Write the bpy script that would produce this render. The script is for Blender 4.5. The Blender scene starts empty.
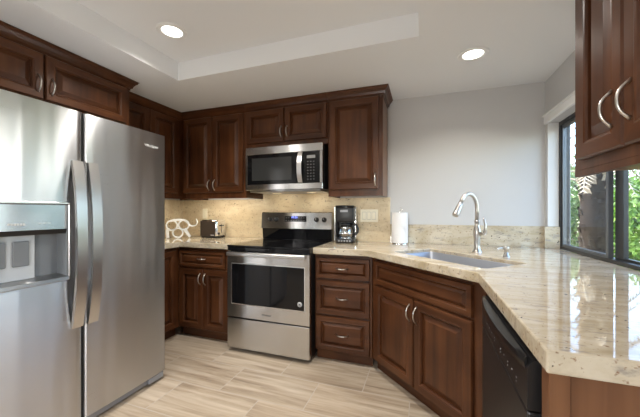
import bpy, bmesh, math, random
from mathutils import Vector, Matrix
import numpy as np
random.seed(7)
S = bpy.context.scene
C = S.collection
PI = math.pi
R = math.radians

# ------------------------------------------------------------------ camera
cam_d = bpy.data.cameras.new('camera')
cam = bpy.data.objects.new('camera', cam_d)
C.objects.link(cam)
cam_d.sensor_width = 36.0
cam_d.lens = 16.72
cam_d.shift_y = 0.0039
cam_d.clip_start = 0.02
cam.location = (0, 0, 1.21)
cam.rotation_euler = (R(90), 0, 0.3365)
S.camera = cam

# ------------------------------------------------------------------ world, sun, daylight, exposure
w = bpy.data.worlds.new('world')
S.world = w
w.use_nodes = True
nt = w.node_tree
bg = nt.nodes['Background']
sky = nt.nodes.new('ShaderNodeTexSky')
sky.sky_type = 'NISHITA'
sky.sun_disc = False
sky.sun_elevation = R(48)
sky.sun_rotation = R(-60)
nt.links.new(sky.outputs[0], bg.inputs['Color'])
bg.inputs['Strength'].default_value = 1.2

def lamp(name, kind, loc, energy, color=(1, 1, 1), direction=None, size=None, size_y=None, shape=None):
    d = bpy.data.lights.new(name, kind)
    d.energy = energy
    d.color = color
    o = bpy.data.objects.new(name, d)
    C.objects.link(o)
    o.location = loc
    if direction is not None:
        o.rotation_euler = Vector(direction).to_track_quat('-Z', 'Y').to_euler()
    if kind == 'AREA':
        d.shape = shape or 'RECTANGLE'
        d.size = size
        if d.shape in ('RECTANGLE', 'ELLIPSE'):
            d.size_y = size_y
    return o

sun = lamp('sun', 'SUN', (0, 0, 6), 9.5, (1.0, 0.95, 0.86), (0.72, -0.12, -0.66))
sun.data.angle = R(0.6)
# unseen lamps added for brightness: one point behind the camera, three at the ceiling
fill_point = lamp('fill_point_light', 'POINT', (-0.55, -0.9, 1.15), 54, (1.0, 0.965, 0.93))
fill_point.data.shadow_soft_size = 0.22
for lx, ly, lz in ((-0.35, 1.50, 2.386), (-1.573, -0.35, 2.386), (-0.9, -2.5, 2.24)):
    d_ = lamp('ceiling_area_light', 'AREA', (lx, ly, lz), 13, (1.0, 0.95, 0.88), (0, 0, -1), 0.14, None, 'DISK')
    d_.data.spread = R(132)

vs = S.view_settings
S.display_settings.display_device = 'sRGB'
vs.view_transform = 'Standard'
vs.look = 'None'
vs.gamma = 1.0
vs.use_curve_mapping = False
vs.exposure = 0.0

# ------------------------------------------------------------------ materials
def new_mat(name):
    m = bpy.data.materials.new(name)
    m.use_nodes = True
    n = m.node_tree.nodes
    return m, n, m.node_tree.links, n['Principled BSDF']

def plain(name, col, rough=0.5, metal=0.0, spec=0.5, bump=0.0, bscale=60, var=0.0, coat=0.0):
    m, n, l, b = new_mat(name)
    b.inputs['Base Color'].default_value = (*col, 1)
    b.inputs['Roughness'].default_value = rough
    b.inputs['Metallic'].default_value = metal
    b.inputs['Specular IOR Level'].default_value = spec
    b.inputs['Coat Weight'].default_value = coat
    tc = n.new('ShaderNodeTexCoord')
    nz = n.new('ShaderNodeTexNoise')
    nz.inputs['Scale'].default_value = bscale
    nz.inputs['Detail'].default_value = 4
    l.new(tc.outputs['Object'], nz.inputs['Vector'])
    if var:
        mx = n.new('ShaderNodeMixRGB')
        mx.inputs[1].default_value = (*[c * (1 - var) for c in col], 1)
        mx.inputs[2].default_value = (*[min(1, c * (1 + var)) for c in col], 1)
        l.new(nz.outputs['Fac'], mx.inputs[0])
        l.new(mx.outputs[0], b.inputs['Base Color'])
    if bump:
        bp = n.new('ShaderNodeBump')
        bp.inputs['Strength'].default_value = bump
        bp.inputs['Distance'].default_value = 0.002
        l.new(nz.outputs['Fac'], bp.inputs['Height'])
        l.new(bp.outputs[0], b.inputs['Normal'])
    return m

def ramp(n, stops):
    r = n.new('ShaderNodeValToRGB')
    e = r.color_ramp.elements
    e[0].position, e[0].color = stops[0][0], (*stops[0][1], 1)
    e[1].position, e[1].color = stops[-1][0], (*stops[-1][1], 1)
    for p, c in stops[1:-1]:
        x = e.new(p)
        x.color = (*c, 1)
    return r

def wood(name, axis, dark, mid, light, rough=0.32):
    m, n, l, b = new_mat(name)
    tc = n.new('ShaderNodeTexCoord')
    oi = n.new('ShaderNodeObjectInfo')
    ad = n.new('ShaderNodeVectorMath')
    ad.operation = 'ADD'
    sc = n.new('ShaderNodeVectorMath')
    sc.operation = 'SCALE'
    sc.inputs['Scale'].default_value = 17.0
    cx = n.new('ShaderNodeCombineXYZ')
    for i in range(3):
        l.new(oi.outputs['Random'], cx.inputs[i])
    l.new(cx.outputs[0], sc.inputs[0])
    l.new(tc.outputs['Object'], ad.inputs[0])
    l.new(sc.outputs[0], ad.inputs[1])
    mp = n.new('ShaderNodeMapping')
    s = [22, 22, 22]
    s[axis] = 1.3
    mp.inputs['Scale'].default_value = s
    l.new(ad.outputs[0], mp.inputs['Vector'])
    nz = n.new('ShaderNodeTexNoise')
    nz.inputs['Scale'].default_value = 1.0
    nz.inputs['Detail'].default_value = 6
    nz.inputs['Distortion'].default_value = 0.6
    l.new(mp.outputs[0], nz.inputs['Vector'])
    nz2 = n.new('ShaderNodeTexNoise')
    nz2.inputs['Scale'].default_value = 3.5
    nz2.inputs['Detail'].default_value = 3
    l.new(ad.outputs[0], nz2.inputs['Vector'])
    mixf = n.new('ShaderNodeMath')
    mixf.operation = 'MULTIPLY_ADD'
    mixf.inputs[1].default_value = 0.45
    l.new(nz2.outputs['Fac'], mixf.inputs[0])
    ml = n.new('ShaderNodeMath')
    ml.operation = 'MULTIPLY'
    ml.inputs[1].default_value = 0.55
    l.new(nz.outputs['Fac'], ml.inputs[0])
    l.new(ml.outputs[0], mixf.inputs[2])
    rp = ramp(n, [(0.3, dark), (0.5, mid), (0.72, light)])
    l.new(mixf.outputs[0], rp.inputs[0])
    l.new(rp.outputs[0], b.inputs['Base Color'])
    b.inputs['Roughness'].default_value = rough
    b.inputs['Coat Weight'].default_value = 0.12
    b.inputs['Coat Roughness'].default_value = 0.2
    b.inputs['Specular IOR Level'].default_value = 0.28
    bp = n.new('ShaderNodeBump')
    bp.inputs['Strength'].default_value = 0.06
    bp.inputs['Distance'].default_value = 0.002
    l.new(nz.outputs['Fac'], bp.inputs['Height'])
    l.new(bp.outputs[0], b.inputs['Normal'])
    return m

def steel(name, col=(0.60, 0.595, 0.585), rough=0.22, aniso=0.95, rot=0.25, axis='Z', wave=0.0):
    m, n, l, b = new_mat(name)
    b.inputs['Base Color'].default_value = (*col, 1)
    b.inputs['Metallic'].default_value = 1
    b.inputs['Anisotropic'].default_value = aniso
    b.inputs['Anisotropic Rotation'].default_value = rot
    tg = n.new('ShaderNodeTangent')
    tg.direction_type = 'RADIAL'
    tg.axis = axis
    l.new(tg.outputs[0], b.inputs['Tangent'])
    tc = n.new('ShaderNodeTexCoord')
    mp = n.new('ShaderNodeMapping')
    mp.inputs['Scale'].default_value = (3, 3, 900)
    l.new(tc.outputs['Object'], mp.inputs['Vector'])
    nz = n.new('ShaderNodeTexNoise')
    nz.inputs['Scale'].default_value = 1
    nz.inputs['Detail'].default_value = 2
    l.new(mp.outputs[0], nz.inputs['Vector'])
    mr = n.new('ShaderNodeMapRange')
    mr.inputs['To Min'].default_value = rough * 0.8
    mr.inputs['To Max'].default_value = rough * 1.25
    l.new(nz.outputs['Fac'], mr.inputs['Value'])
    l.new(mr.outputs[0], b.inputs['Roughness'])
    if wave:
        m2 = n.new('ShaderNodeMapping')
        m2.inputs['Scale'].default_value = (9, 9, 0.5)
        l.new(tc.outputs['Object'], m2.inputs['Vector'])
        n2 = n.new('ShaderNodeTexNoise')
        n2.inputs['Scale'].default_value = 1
        n2.inputs['Detail'].default_value = 1
        l.new(m2.outputs[0], n2.inputs['Vector'])
        bp = n.new('ShaderNodeBump')
        bp.inputs['Strength'].default_value = 1.0
        bp.inputs['Distance'].default_value = wave
        l.new(n2.outputs['Fac'], bp.inputs['Height'])
        l.new(bp.outputs[0], b.inputs['Normal'])
    return m

def granite(name, base, light, grey, rust, rough, dens=1.0):
    m, n, l, b = new_mat(name)
    tc = n.new('ShaderNodeTexCoord')
    mp = n.new('ShaderNodeMapping')
    mp.inputs['Scale'].default_value = (0.5, 2.0, 1.2)
    mp.inputs['Rotation'].default_value = (0, 0, R(-12))
    l.new(tc.outputs['Object'], mp.inputs['Vector'])
    big = n.new('ShaderNodeTexNoise')
    big.inputs['Scale'].default_value = 7
    big.inputs['Detail'].default_value = 8
    big.inputs['Roughness'].default_value = 0.65
    big.inputs['Distortion'].default_value = 0.7
    l.new(mp.outputs[0], big.inputs['Vector'])
    r1 = ramp(n, [(0.35, base), (0.62, light)])
    l.new(big.outputs['Fac'], r1.inputs[0])
    def speck(scale, lo, hi, col, prev, det=5, src=mp):
        z = n.new('ShaderNodeTexNoise')
        z.inputs['Scale'].default_value = scale
        z.inputs['Detail'].default_value = det
        z.inputs['Roughness'].default_value = 0.6
        l.new(src.outputs[0 if src is mp else 'Object'], z.inputs['Vector'])
        mr = n.new('ShaderNodeMapRange')
        mr.inputs['From Min'].default_value = lo
        mr.inputs['From Max'].default_value = hi
        l.new(z.outputs['Fac'], mr.inputs['Value'])
        mx = n.new('ShaderNodeMixRGB')
        mx.inputs[2].default_value = (*col, 1)
        l.new(mr.outputs[0], mx.inputs[0])
        l.new(prev.outputs[0], mx.inputs[1])
        return mx
    d = 0.02 * (1 - dens)
    a = speck(26, 0.56 + d, 0.68 + d, grey, r1)
    a = speck(70, 0.60 + d, 0.70 + d, rust, a, 3, tc)
    a = speck(38, 0.66 + d, 0.70 + d, (0.07, 0.05, 0.05), a, 3, tc)
    l.new(a.outputs[0], b.inputs['Base Color'])
    b.inputs['Roughness'].default_value = rough
    b.inputs['Specular IOR Level'].default_value = 0.6
    return m

def floor_mat():
    m, n, l, b = new_mat('plank_tile')
    tc = n.new('ShaderNodeTexCoord')
    mp = n.new('ShaderNodeMapping')
    mp.inputs['Location'].default_value = (0.39, 0.163, 0)
    l.new(tc.outputs['Object'], mp.inputs['Vector'])
    bk = n.new('ShaderNodeTexBrick')
    bk.offset = 0.5
    bk.inputs['Scale'].default_value = 1.0
    bk.inputs['Brick Width'].default_value = 0.61
    bk.inputs['Row Height'].default_value = 0.305
    bk.inputs['Mortar Size'].default_value = 0.003
    bk.inputs['Mortar Smooth'].default_value = 0.1
    bk.inputs['Bias'].default_value = 0
    bk.inputs['Color1'].default_value = (0, 0, 0, 1)
    bk.inputs['Color2'].default_value = (1, 1, 1, 1)
    l.new(mp.outputs[0], bk.inputs['Vector'])
    # a shift of the grain from plank to plank
    sh = n.new('ShaderNodeVectorMath')
    sh.operation = 'MULTIPLY_ADD'
    sh.inputs[1].default_value = (9, 5, 3)
    l.new(bk.outputs['Color'], sh.inputs[0])
    l.new(mp.outputs[0], sh.inputs[2])
    m2 = n.new('ShaderNodeMapping')
    m2.inputs['Scale'].default_value = (1.0, 13, 1)
    l.new(sh.outputs[0], m2.inputs['Vector'])
    nz = n.new('ShaderNodeTexNoise')
    nz.inputs['Scale'].default_value = 1.6
    nz.inputs['Detail'].default_value = 7
    nz.inputs['Roughness'].default_value = 0.6
    nz.inputs['Distortion'].default_value = 0.5
    l.new(m2.outputs[0], nz.inputs['Vector'])
    rp = ramp(n, [(0.28, (0.27, 0.20, 0.14)), (0.45, (0.44, 0.35, 0.255)), (0.58, (0.53, 0.44, 0.335)), (0.75, (0.62, 0.53, 0.42))])
    l.new(nz.outputs['Fac'], rp.inputs[0])
    hs = n.new('ShaderNodeHueSaturation')
    mr = n.new('ShaderNodeMapRange')
    mr.inputs['To Min'].default_value = 0.92
    mr.inputs['To Max'].default_value = 1.05
    l.new(bk.outputs['Color'], mr.inputs['Value'])
    l.new(mr.outputs[0], hs.inputs['Value'])
    l.new(rp.outputs[0], hs.inputs['Color'])
    mx = n.new('ShaderNodeMixRGB')
    mx.inputs[2].default_value = (0.50, 0.44, 0.37, 1)
    l.new(bk.outputs['Fac'], mx.inputs[0])
    l.new(hs.outputs[0], mx.inputs[1])
    l.new(mx.outputs[0], b.inputs['Base Color'])
    b.inputs['Roughness'].default_value = 0.38
    bp = n.new('ShaderNodeBump')
    bp.invert = True
    bp.inputs['Strength'].default_value = 0.3
    bp.inputs['Distance'].default_value = 0.002
    l.new(bk.outputs['Fac'], bp.inputs['Height'])
    l.new(bp.outputs[0], b.inputs['Normal'])
    return m

def emit(name, col, strength):
    m, n, l, b = new_mat(name)
    b.inputs['Base Color'].default_value = (*col, 1)
    b.inputs['Emission Color'].default_value = (*col, 1)
    b.inputs['Emission Strength'].default_value = strength
    return m

def glass(name, col=(1, 1, 1), rough=0.0, base=0.025):
    m, n, l, b = new_mat(name)
    n.remove(b)
    out = n['Material Output']
    tr = n.new('ShaderNodeBsdfTransparent')
    tr.inputs[0].default_value = (*col, 1)
    gl = n.new('ShaderNodeBsdfGlossy')
    gl.inputs['Roughness'].default_value = rough
    lw = n.new('ShaderNodeLayerWeight')
    lw.inputs[0].default_value = 0.5
    pw = n.new('ShaderNodeMath')
    pw.operation = 'POWER'
    pw.inputs[1].default_value = 5
    fr = n.new('ShaderNodeMath')
    fr.operation = 'MULTIPLY_ADD'
    fr.inputs[1].default_value = 0.5
    fr.inputs[2].default_value = base
    l.new(lw.outputs['Facing'], pw.inputs[0])
    l.new(pw.outputs[0], fr.inputs[0])
    mx = n.new('ShaderNodeMixShader')
    l.new(fr.outputs[0], mx.inputs[0])
    l.new(tr.outputs[0], mx.inputs[1])
    l.new(gl.outputs[0], mx.inputs[2])
    l.new(mx.outputs[0], out.inputs[0])
    return m

M = {}
WD, WM, WL = (0.038, 0.0128, 0.0052), (0.080, 0.0278, 0.0105), (0.150, 0.057, 0.022)
M['wood'] = wood('cherry_vertical', 2, WD, WM, WL)
M['wood_h'] = wood('cherry_horizontal', 0, WD, WM, WL)
M['wood_panel'] = wood('cherry_panel', 2, (0.13, 0.055, 0.025), (0.19, 0.085, 0.04), (0.26, 0.125, 0.06))
M['steel'] = steel('brushed_steel')
M['steel_door'] = steel('brushed_steel_door', (0.62, 0.625, 0.64), 0.30, 0.97, wave=0.006)
M['steel_dark'] = steel('brushed_steel_grey', (0.42, 0.42, 0.42), 0.3)
M['nickel'] = plain('brushed_nickel', (0.62, 0.59, 0.55), 0.28, 1.0)
M['handle_steel'] = plain('satin_handle_steel', (0.66, 0.645, 0.635), 0.3, 1.0)
M['chrome'] = plain('chrome', (0.75, 0.75, 0.76), 0.1, 1.0)
M['sink'] = plain('sink_steel', (0.42, 0.45, 0.51), 0.45, 0.85)
M['black_gloss'] = plain('black_glass', (0.006, 0.006, 0.007), 0.05, 0.0, 0.36)
M['black'] = plain('black_plastic', (0.012, 0.012, 0.013), 0.35)
M['black_satin'] = plain('black_satin', (0.010, 0.010, 0.011), 0.28, 0, 0.3)
M['black_matte'] = plain('black_matte', (0.01, 0.01, 0.011), 0.6)
M['grey_plastic'] = plain('grey_plastic', (0.30, 0.31, 0.33), 0.4)
M['lightgrey'] = plain('light_grey_plastic', (0.62, 0.64, 0.66), 0.4)
M['midgrey'] = plain('mid_grey_plastic', (0.22, 0.23, 0.245), 0.35)
M['wall'] = plain('wall_paint', (0.60, 0.595, 0.59), 0.7, 0, 0.3, 0.15, 180)
M['ceil'] = plain('ceiling_paint', (0.83, 0.84, 0.85), 0.8, 0, 0.2, 0.15, 150)
M['white'] = plain('white_paint', (0.82, 0.82, 0.81), 0.45)
M['whiteplastic'] = plain('white_plastic', (0.85, 0.83, 0.80), 0.35)
M['almond'] = plain('almond_plastic', (0.88, 0.82, 0.66), 0.35)
M['paper'] = plain('paper', (0.86, 0.86, 0.87), 0.9, 0, 0.1, 0.3, 250)
M['ceramic'] = plain('white_ceramic', (0.80, 0.80, 0.78), 0.25)
M['brown_panel'] = plain('dark_brown_metal', (0.050, 0.036, 0.029), 0.35, 0.3)
M['granite'] = granite('granite_polished', (0.46, 0.375, 0.245), (0.65, 0.575, 0.45), (0.36, 0.315, 0.27), (0.30, 0.19, 0.12), 0.035, 0.5)
M['splash'] = granite('granite_backsplash', (0.62, 0.49, 0.31), (0.74, 0.63, 0.44), (0.52, 0.40, 0.25), (0.36, 0.23, 0.13), 0.42, 0.5)
M['floor'] = floor_mat()
M['bronze'] = plain('dark_bronze_aluminium', (0.035, 0.035, 0.037), 0.35, 0.4)
M['frame_grey'] = plain('grey_aluminium', (0.15, 0.155, 0.165), 0.35, 0.6)
M['glass'] = glass('window_glass', (0.97, 0.985, 0.98))
M['carafe_glass'] = glass('carafe_glass', (0.88, 0.87, 0.86), 0.0, 0.30)
M['lamp'] = emit('lamp_lens', (1.0, 0.95, 0.86), 7.0)
M['led'] = emit('blue_digits', (0.25, 0.35, 1.0), 2.0)
M['mark'] = plain('pale_print', (0.62, 0.62, 0.62), 0.5)
M['mark_dim'] = plain('dim_print', (0.30, 0.30, 0.30), 0.5)
M['mark_dark'] = plain('dark_print', (0.10, 0.10, 0.11), 0.5)
M['soil'] = plain('soil', (0.12, 0.085, 0.055), 0.95, 0, 0.1, 0.5, 12, 0.35)
M['bark'] = plain('palm_bark', (0.032, 0.022, 0.016), 0.9, 0, 0.1, 0.35, 18, 0.6)
M['boot'] = plain('palm_boot', (0.38, 0.30, 0.21), 0.85, 0, 0.1, 0.5, 30, 0.4)
M['frond_dry'] = plain('dry_frond', (0.55, 0.46, 0.34), 0.8, 0, 0.1, 0, 20, 0.25)
M['frond'] = plain('green_frond', (0.10, 0.18, 0.05), 0.55, 0, 0.3, 0, 9, 0.3)
M['twig'] = plain('twig', (0.12, 0.085, 0.055), 0.9)

def leaf_mat(name, a, b_, c_):
    m, n, l, b = new_mat(name)
    tc = n.new('ShaderNodeTexCoord')
    nz = n.new('ShaderNodeTexNoise')
    nz.inputs['Scale'].default_value = 5
    nz.inputs['Detail'].default_value = 5
    l.new(tc.outputs['Object'], nz.inputs['Vector'])
    rp = ramp(n, [(0.3, a), (0.5, b_), (0.7, c_)])
    l.new(nz.outputs['Fac'], rp.inputs[0])
    l.new(rp.outputs[0], b.inputs['Base Color'])
    b.inputs['Roughness'].default_value = 0.45
    tl = n.new('ShaderNodeBsdfTranslucent')
    l.new(rp.outputs[0], tl.inputs[0])
    mx = n.new('ShaderNodeMixShader')
    mx.inputs[0].default_value = 0.4
    l.new(b.outputs[0], mx.inputs[1])
    l.new(tl.outputs[0], mx.inputs[2])
    l.new(mx.outputs[0], n['Material Output'].inputs[0])
    return m
M['leaf'] = leaf_mat('leaf_green', (0.07, 0.16, 0.025), (0.17, 0.32, 0.05), (0.32, 0.50, 0.10))
M['leaf2'] = leaf_mat('leaf_grey_green', (0.10, 0.17, 0.06), (0.24, 0.34, 0.12), (0.42, 0.52, 0.22))

# ------------------------------------------------------------------ mesh helpers
class MB:
    def __init__(self):
        self.bm = bmesh.new()
        self.mi = 0
    def _tag(self, faces):
        for f in faces:
            f.material_index = self.mi
    def mat(self, i):
        self.mi = i
        return self
    def box(self, x0, x1, y0, y1, z0, z1, bev=0.0, seg=2):
        if x0 > x1: x0, x1 = x1, x0
        if y0 > y1: y0, y1 = y1, y0
        if z0 > z1: z0, z1 = z1, z0
        r = bmesh.ops.create_cube(self.bm, size=1)
        vs_ = r['verts']
        for v in vs_:
            v.co = Vector(((x0 + x1) / 2 + v.co.x * (x1 - x0), (y0 + y1) / 2 + v.co.y * (y1 - y0), (z0 + z1) / 2 + v.co.z * (z1 - z0)))
        fs = list({f for v in vs_ for f in v.link_faces})
        self._tag(fs)
        if bev:
            es = list({e for v in vs_ for e in v.link_edges})
            rr = bmesh.ops.bevel(self.bm, geom=es, offset=bev, segments=seg, profile=0.5, affect='EDGES', clamp_overlap=True)
            self._tag(rr['faces'])
        return self
    def poly(self, pts):
        f = self.bm.faces.new([self.bm.verts.new(p) for p in pts])
        f.material_index = self.mi
        return f
    def tube(self, pts, r, n=10, caps=True, flat=None):
        pts = [Vector(p) for p in pts]
        rs = r if isinstance(r, (list, tuple)) else [r] * len(pts)
        rings = []
        t0 = (pts[1] - pts[0]).normalized()
        up = Vector((0, 0, 1)) if abs(t0.z) < 0.9 else Vector((0, 1, 0))
        nrm = t0.cross(up).normalized()
        for i, p in enumerate(pts):
            if i == 0: t = pts[1] - pts[0]
            elif i == len(pts) - 1: t = pts[-1] - pts[-2]
            else: t = (pts[i + 1] - pts[i]).normalized() + (pts[i] - pts[i - 1]).normalized()
            t.normalize()
            nrm = (nrm - t * nrm.dot(t)).normalized()
            bn = t.cross(nrm)
            k = flat or 1.0
            rings.append([self.bm.verts.new(p + nrm * (math.cos(2 * PI * j / n) * rs[i]) + bn * (math.sin(2 * PI * j / n) * rs[i] * k)) for j in range(n)])
        for a, b in zip(rings[:-1], rings[1:]):
            for j in range(n):
                f = self.bm.faces.new((a[j], a[(j + 1) % n], b[(j + 1) % n], b[j]))
                f.material_index = self.mi
                f.smooth = True
        if caps:
            self._tag([self.bm.faces.new(rings[0][::-1]), self.bm.faces.new(rings[-1])])
        return self
    def lathe(self, prof, c=(0, 0, 0), n=32, axis='Z', smooth=True):
        c = Vector(c)
        def pt(r, h, a):
            x, y = r * math.cos(a), r * math.sin(a)
            if axis == 'Z': return c + Vector((x, y, h))
            if axis == 'Y': return c + Vector((x, h, y))
            return c + Vector((h, x, y))
        rings = []
        for r, h in prof:
            if r < 1e-6:
                rings.append([self.bm.verts.new(pt(0, h, 0))])
            else:
                rings.append([self.bm.verts.new(pt(r, h, 2 * PI * j / n)) for j in range(n)])
        for a, b in zip(rings[:-1], rings[1:]):
            for j in range(n):
                k = (j + 1) % n
                if len(a) == 1 and len(b) == 1: continue
                if len(a) == 1: vs_ = (a[0], b[k], b[j])
                elif len(b) == 1: vs_ = (a[j], a[k], b[0])
                else: vs_ = (a[j], a[k], b[k], b[j])
                f = self.bm.faces.new(vs_)
                f.material_index = self.mi
                f.smooth = smooth
        return self
    def prism(self, pts, axis, a, b):
        """polygon pts (2D) extruded along axis from a to b"""
        def P(p, h):
            if axis == 'X': return (h, p[0], p[1])
            if axis == 'Y': return (p[0], h, p[1])
            return (p[0], p[1], h)
        A = [self.bm.verts.new(P(p, a)) for p in pts]
        B = [self.bm.verts.new(P(p, b)) for p in pts]
        n = len(pts)
        fs = [self.bm.faces.new(A[::-1]), self.bm.faces.new(B)]
        for i in range(n):
            fs.append(self.bm.faces.new((A[i], A[(i + 1) % n], B[(i + 1) % n], B[i])))
        self._tag(fs)
        return self
    def rings(self, x0, x1, z0, z1, prof, mats=None):
        """rectangular raised panel facing -Y: prof is (inset, y) from the back edge to the middle"""
        prev = None
        for i, (s, y) in enumerate(prof):
            r = [self.bm.verts.new(p) for p in ((x0 + s, y, z0 + s), (x1 - s, y, z0 + s), (x1 - s, y, z1 - s), (x0 + s, y, z1 - s))]
            if prev:
                for j in range(4):
                    f = self.bm.faces.new((prev[j], prev[(j + 1) % 4], r[(j + 1) % 4], r[j]))
                    f.material_index = 1 if (mats and j in (0, 2)) else self.mi
            prev = r
        f = self.bm.faces.new(prev)
        f.material_index = self.mi
        return self
    def sweep(self, path, prof, closed=False):
        """profile (out, z) swept along a 2-D path, mitred; outward is to the right of travel"""
        path = [Vector(p) for p in path]
        cols = []
        for i, p in enumerate(path):
            ds = []
            if i > 0: ds.append((path[i] - path[i - 1]).normalized())
            if i < len(path) - 1: ds.append((path[i + 1] - path[i]).normalized())
            ns = [Vector((d.y, -d.x)) for d in ds]
            if len(ns) == 2:
                nn = (ns[0] + ns[1]).normalized()
                nn = nn / max(0.2, nn.dot(ns[0]))
            else: nn = ns[0]
            cols.append([self.bm.verts.new((p.x + nn.x * o, p.y + nn.y * o, z)) for o, z in prof])
        n = len(prof)
        for a, b in zip(cols[:-1], cols[1:]):
            for j in range(n):
                f = self.bm.faces.new((a[j], b[j], b[(j + 1) % n], a[(j + 1) % n]))
                f.material_index = self.mi
        self._tag([self.bm.faces.new(cols[0]), self.bm.faces.new(cols[-1][::-1])])
        return self
    def build(self, name, mats, parent=None, smooth=None):
        bmesh.ops.recalc_face_normals(self.bm, faces=self.bm.faces[:])
        me = bpy.data.meshes.new(name)
        self.bm.to_mesh(me)
        self.bm.free()
        if not isinstance(mats, (list, tuple)): mats = [mats]
        for m in mats: me.materials.append(M[m] if isinstance(m, str) else m)
        if smooth is not None:
            me.polygons.foreach_set('use_smooth', [True] * len(me.polygons))
            me.set_sharp_from_angle(angle=R(smooth))
        o = bpy.data.objects.new(name, me)
        C.objects.link(o)
        if parent: o.parent = parent
        return o

def tag(o, label=None, cat=None, group=None, kind=None):
    if label: o['label'] = label
    if cat: o['category'] = cat
    if group: o['group'] = group
    if kind: o['kind'] = kind
    return o

def thing(name, label, cat, loc=(0, 0, 0), rz=0.0, group=None):
    o = bpy.data.objects.new(name, None)
    C.objects.link(o)
    o.location = loc
    o.rotation_euler = (0, 0, rz)
    return tag(o, label, cat, group)

def struct(name, mb, mat, smooth=None):
    o = mb.build(name, mat, None, smooth)
    o['kind'] = 'structure'
    return o

def text_mesh(name, body, size, mat, parent, matrix, depth=0.0004):
    cu = bpy.data.curves.new(name, 'FONT')
    cu.body = body
    cu.size = size
    cu.extrude = depth
    cu.align_x = 'CENTER'
    cu.align_y = 'CENTER'
    tmp = bpy.data.objects.new(name + '_src', cu)
    C.objects.link(tmp)
    dg = bpy.context.evaluated_depsgraph_get()
    me = bpy.data.meshes.new_from_object(tmp.evaluated_get(dg))
    bpy.data.objects.remove(tmp)
    bpy.data.curves.remove(cu)
    me.name = name
    me.materials.clear()
    me.materials.append(M[mat])
    o = bpy.data.objects.new(name, me)
    C.objects.link(o)
    o.parent = parent
    o.matrix_local = matrix
    return o

# text facing -Y in the local frame
def face_neg_y(x, y, z):
    return Matrix.Translation((x, y, z)) @ Matrix.Rotation(R(90), 4, 'X')

# ------------------------------------------------------------------ dimensions of the room
XL, XR, YB, YR = -2.77, 0.925, 2.87, -3.5
ZC, ZT = 2.255, 2.40
UB = 1.339            # underside of the wall cabinets
CT = 0.915            # top of the counters
CB = 0.865

# ------------------------------------------------------------------ room shell
struct('floor', MB().box(XL - 0.15, XR + 0.15, YR - 0.15, YB + 0.15, -0.12, 0), 'floor')
struct('wall_back', MB().box(XL - 0.15, XR + 0.15, YB, YB + 0.15, 0, 2.6), 'wall')
struct('wall_left', MB().box(XL - 0.15, XL, YR, YB, 0, 2.6), 'wall')
WY0, WY1, WZ0, WZ1 = 1.62, 2.825, 0.915, 1.905      # window opening
struct('wall_right', MB().box(XR, XR + 0.15, YR, -2.3, 0, 2.6).box(XR, XR + 0.15, -2.3, -1.0, 2.1, 2.6).box(XR, XR + 0.15, -2.3, -1.0, 0, 0.8).box(XR, XR + 0.15, -1.0, WY0, 0, 2.6).box(XR, XR + 0.15, WY1, YB, 0, 2.6)
       .box(XR, XR + 0.15, WY0, WY1, 0, CB - 0.002).box(XR, XR + 0.15, WY0, WY1, WZ1, 2.6), 'wall')
struct('wall_rear', MB().box(XL - 0.15, -1.6, YR - 0.15, YR, 0, 2.6).box(-0.2, XR + 0.15, YR - 0.15, YR, 0, 2.6)
       .box(-1.6, -0.2, YR - 0.15, YR, 2.15, 2.6).box(-1.6, -0.2, YR - 0.15, YR, 0, 0.8), 'wall')
TX0, TX1, TY0, TY1 = -1.86, -0.028, -1.6, 1.873     # ceiling tray
cm = MB()
cm.box(XL, TX0, YR, YB, ZC, 2.6).box(TX1, XR, YR, YB, ZC, 2.6)
cm.box(TX0, TX1, TY1, YB, ZC, 2.6).box(TX0, TX1, YR, TY0, ZC, 2.6)
cm.box(TX0, TX1, TY0, TY1, ZT, 2.6)
struct('ceiling', cm, 'ceil')
# two unseen windows, added to bring daylight in behind the camera
def plain_window(name, axis, p, a, b_, z0, z1):
    m = MB()
    for (u0, u1, v0, v1) in ((a, a + 0.05, z0, z1), (b_ - 0.05, b_, z0, z1), (a + 0.05, b_ - 0.05, z0, z0 + 0.05), (a + 0.05, b_ - 0.05, z1 - 0.05, z1), ((a + b_) / 2 - 0.025, (a + b_) / 2 + 0.025, z0 + 0.05, z1 - 0.05)):
        if axis == 'Y': m.box(u0, u1, p, p + 0.05, v0, v1)
        else: m.box(p, p + 0.05, u0, u1, v0, v1)
    f = struct(name, m, 'bronze')
    g_ = MB()
    if axis == 'Y': g_.box(a + 0.05, b_ - 0.05, p + 0.022, p + 0.027, z0 + 0.05, z1 - 0.05)
    else: g_.box(p + 0.022, p + 0.027, a + 0.05, b_ - 0.05, z0 + 0.05, z1 - 0.05)
    g_.build('pane', 'glass', f)
plain_window('added_window_rear', 'Y', YR - 0.1, -1.6, -0.2, 0.8, 2.15)
plain_window('added_window_side', 'X', XR + 0.05, -2.3, -1.0, 0.8, 2.1)

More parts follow.
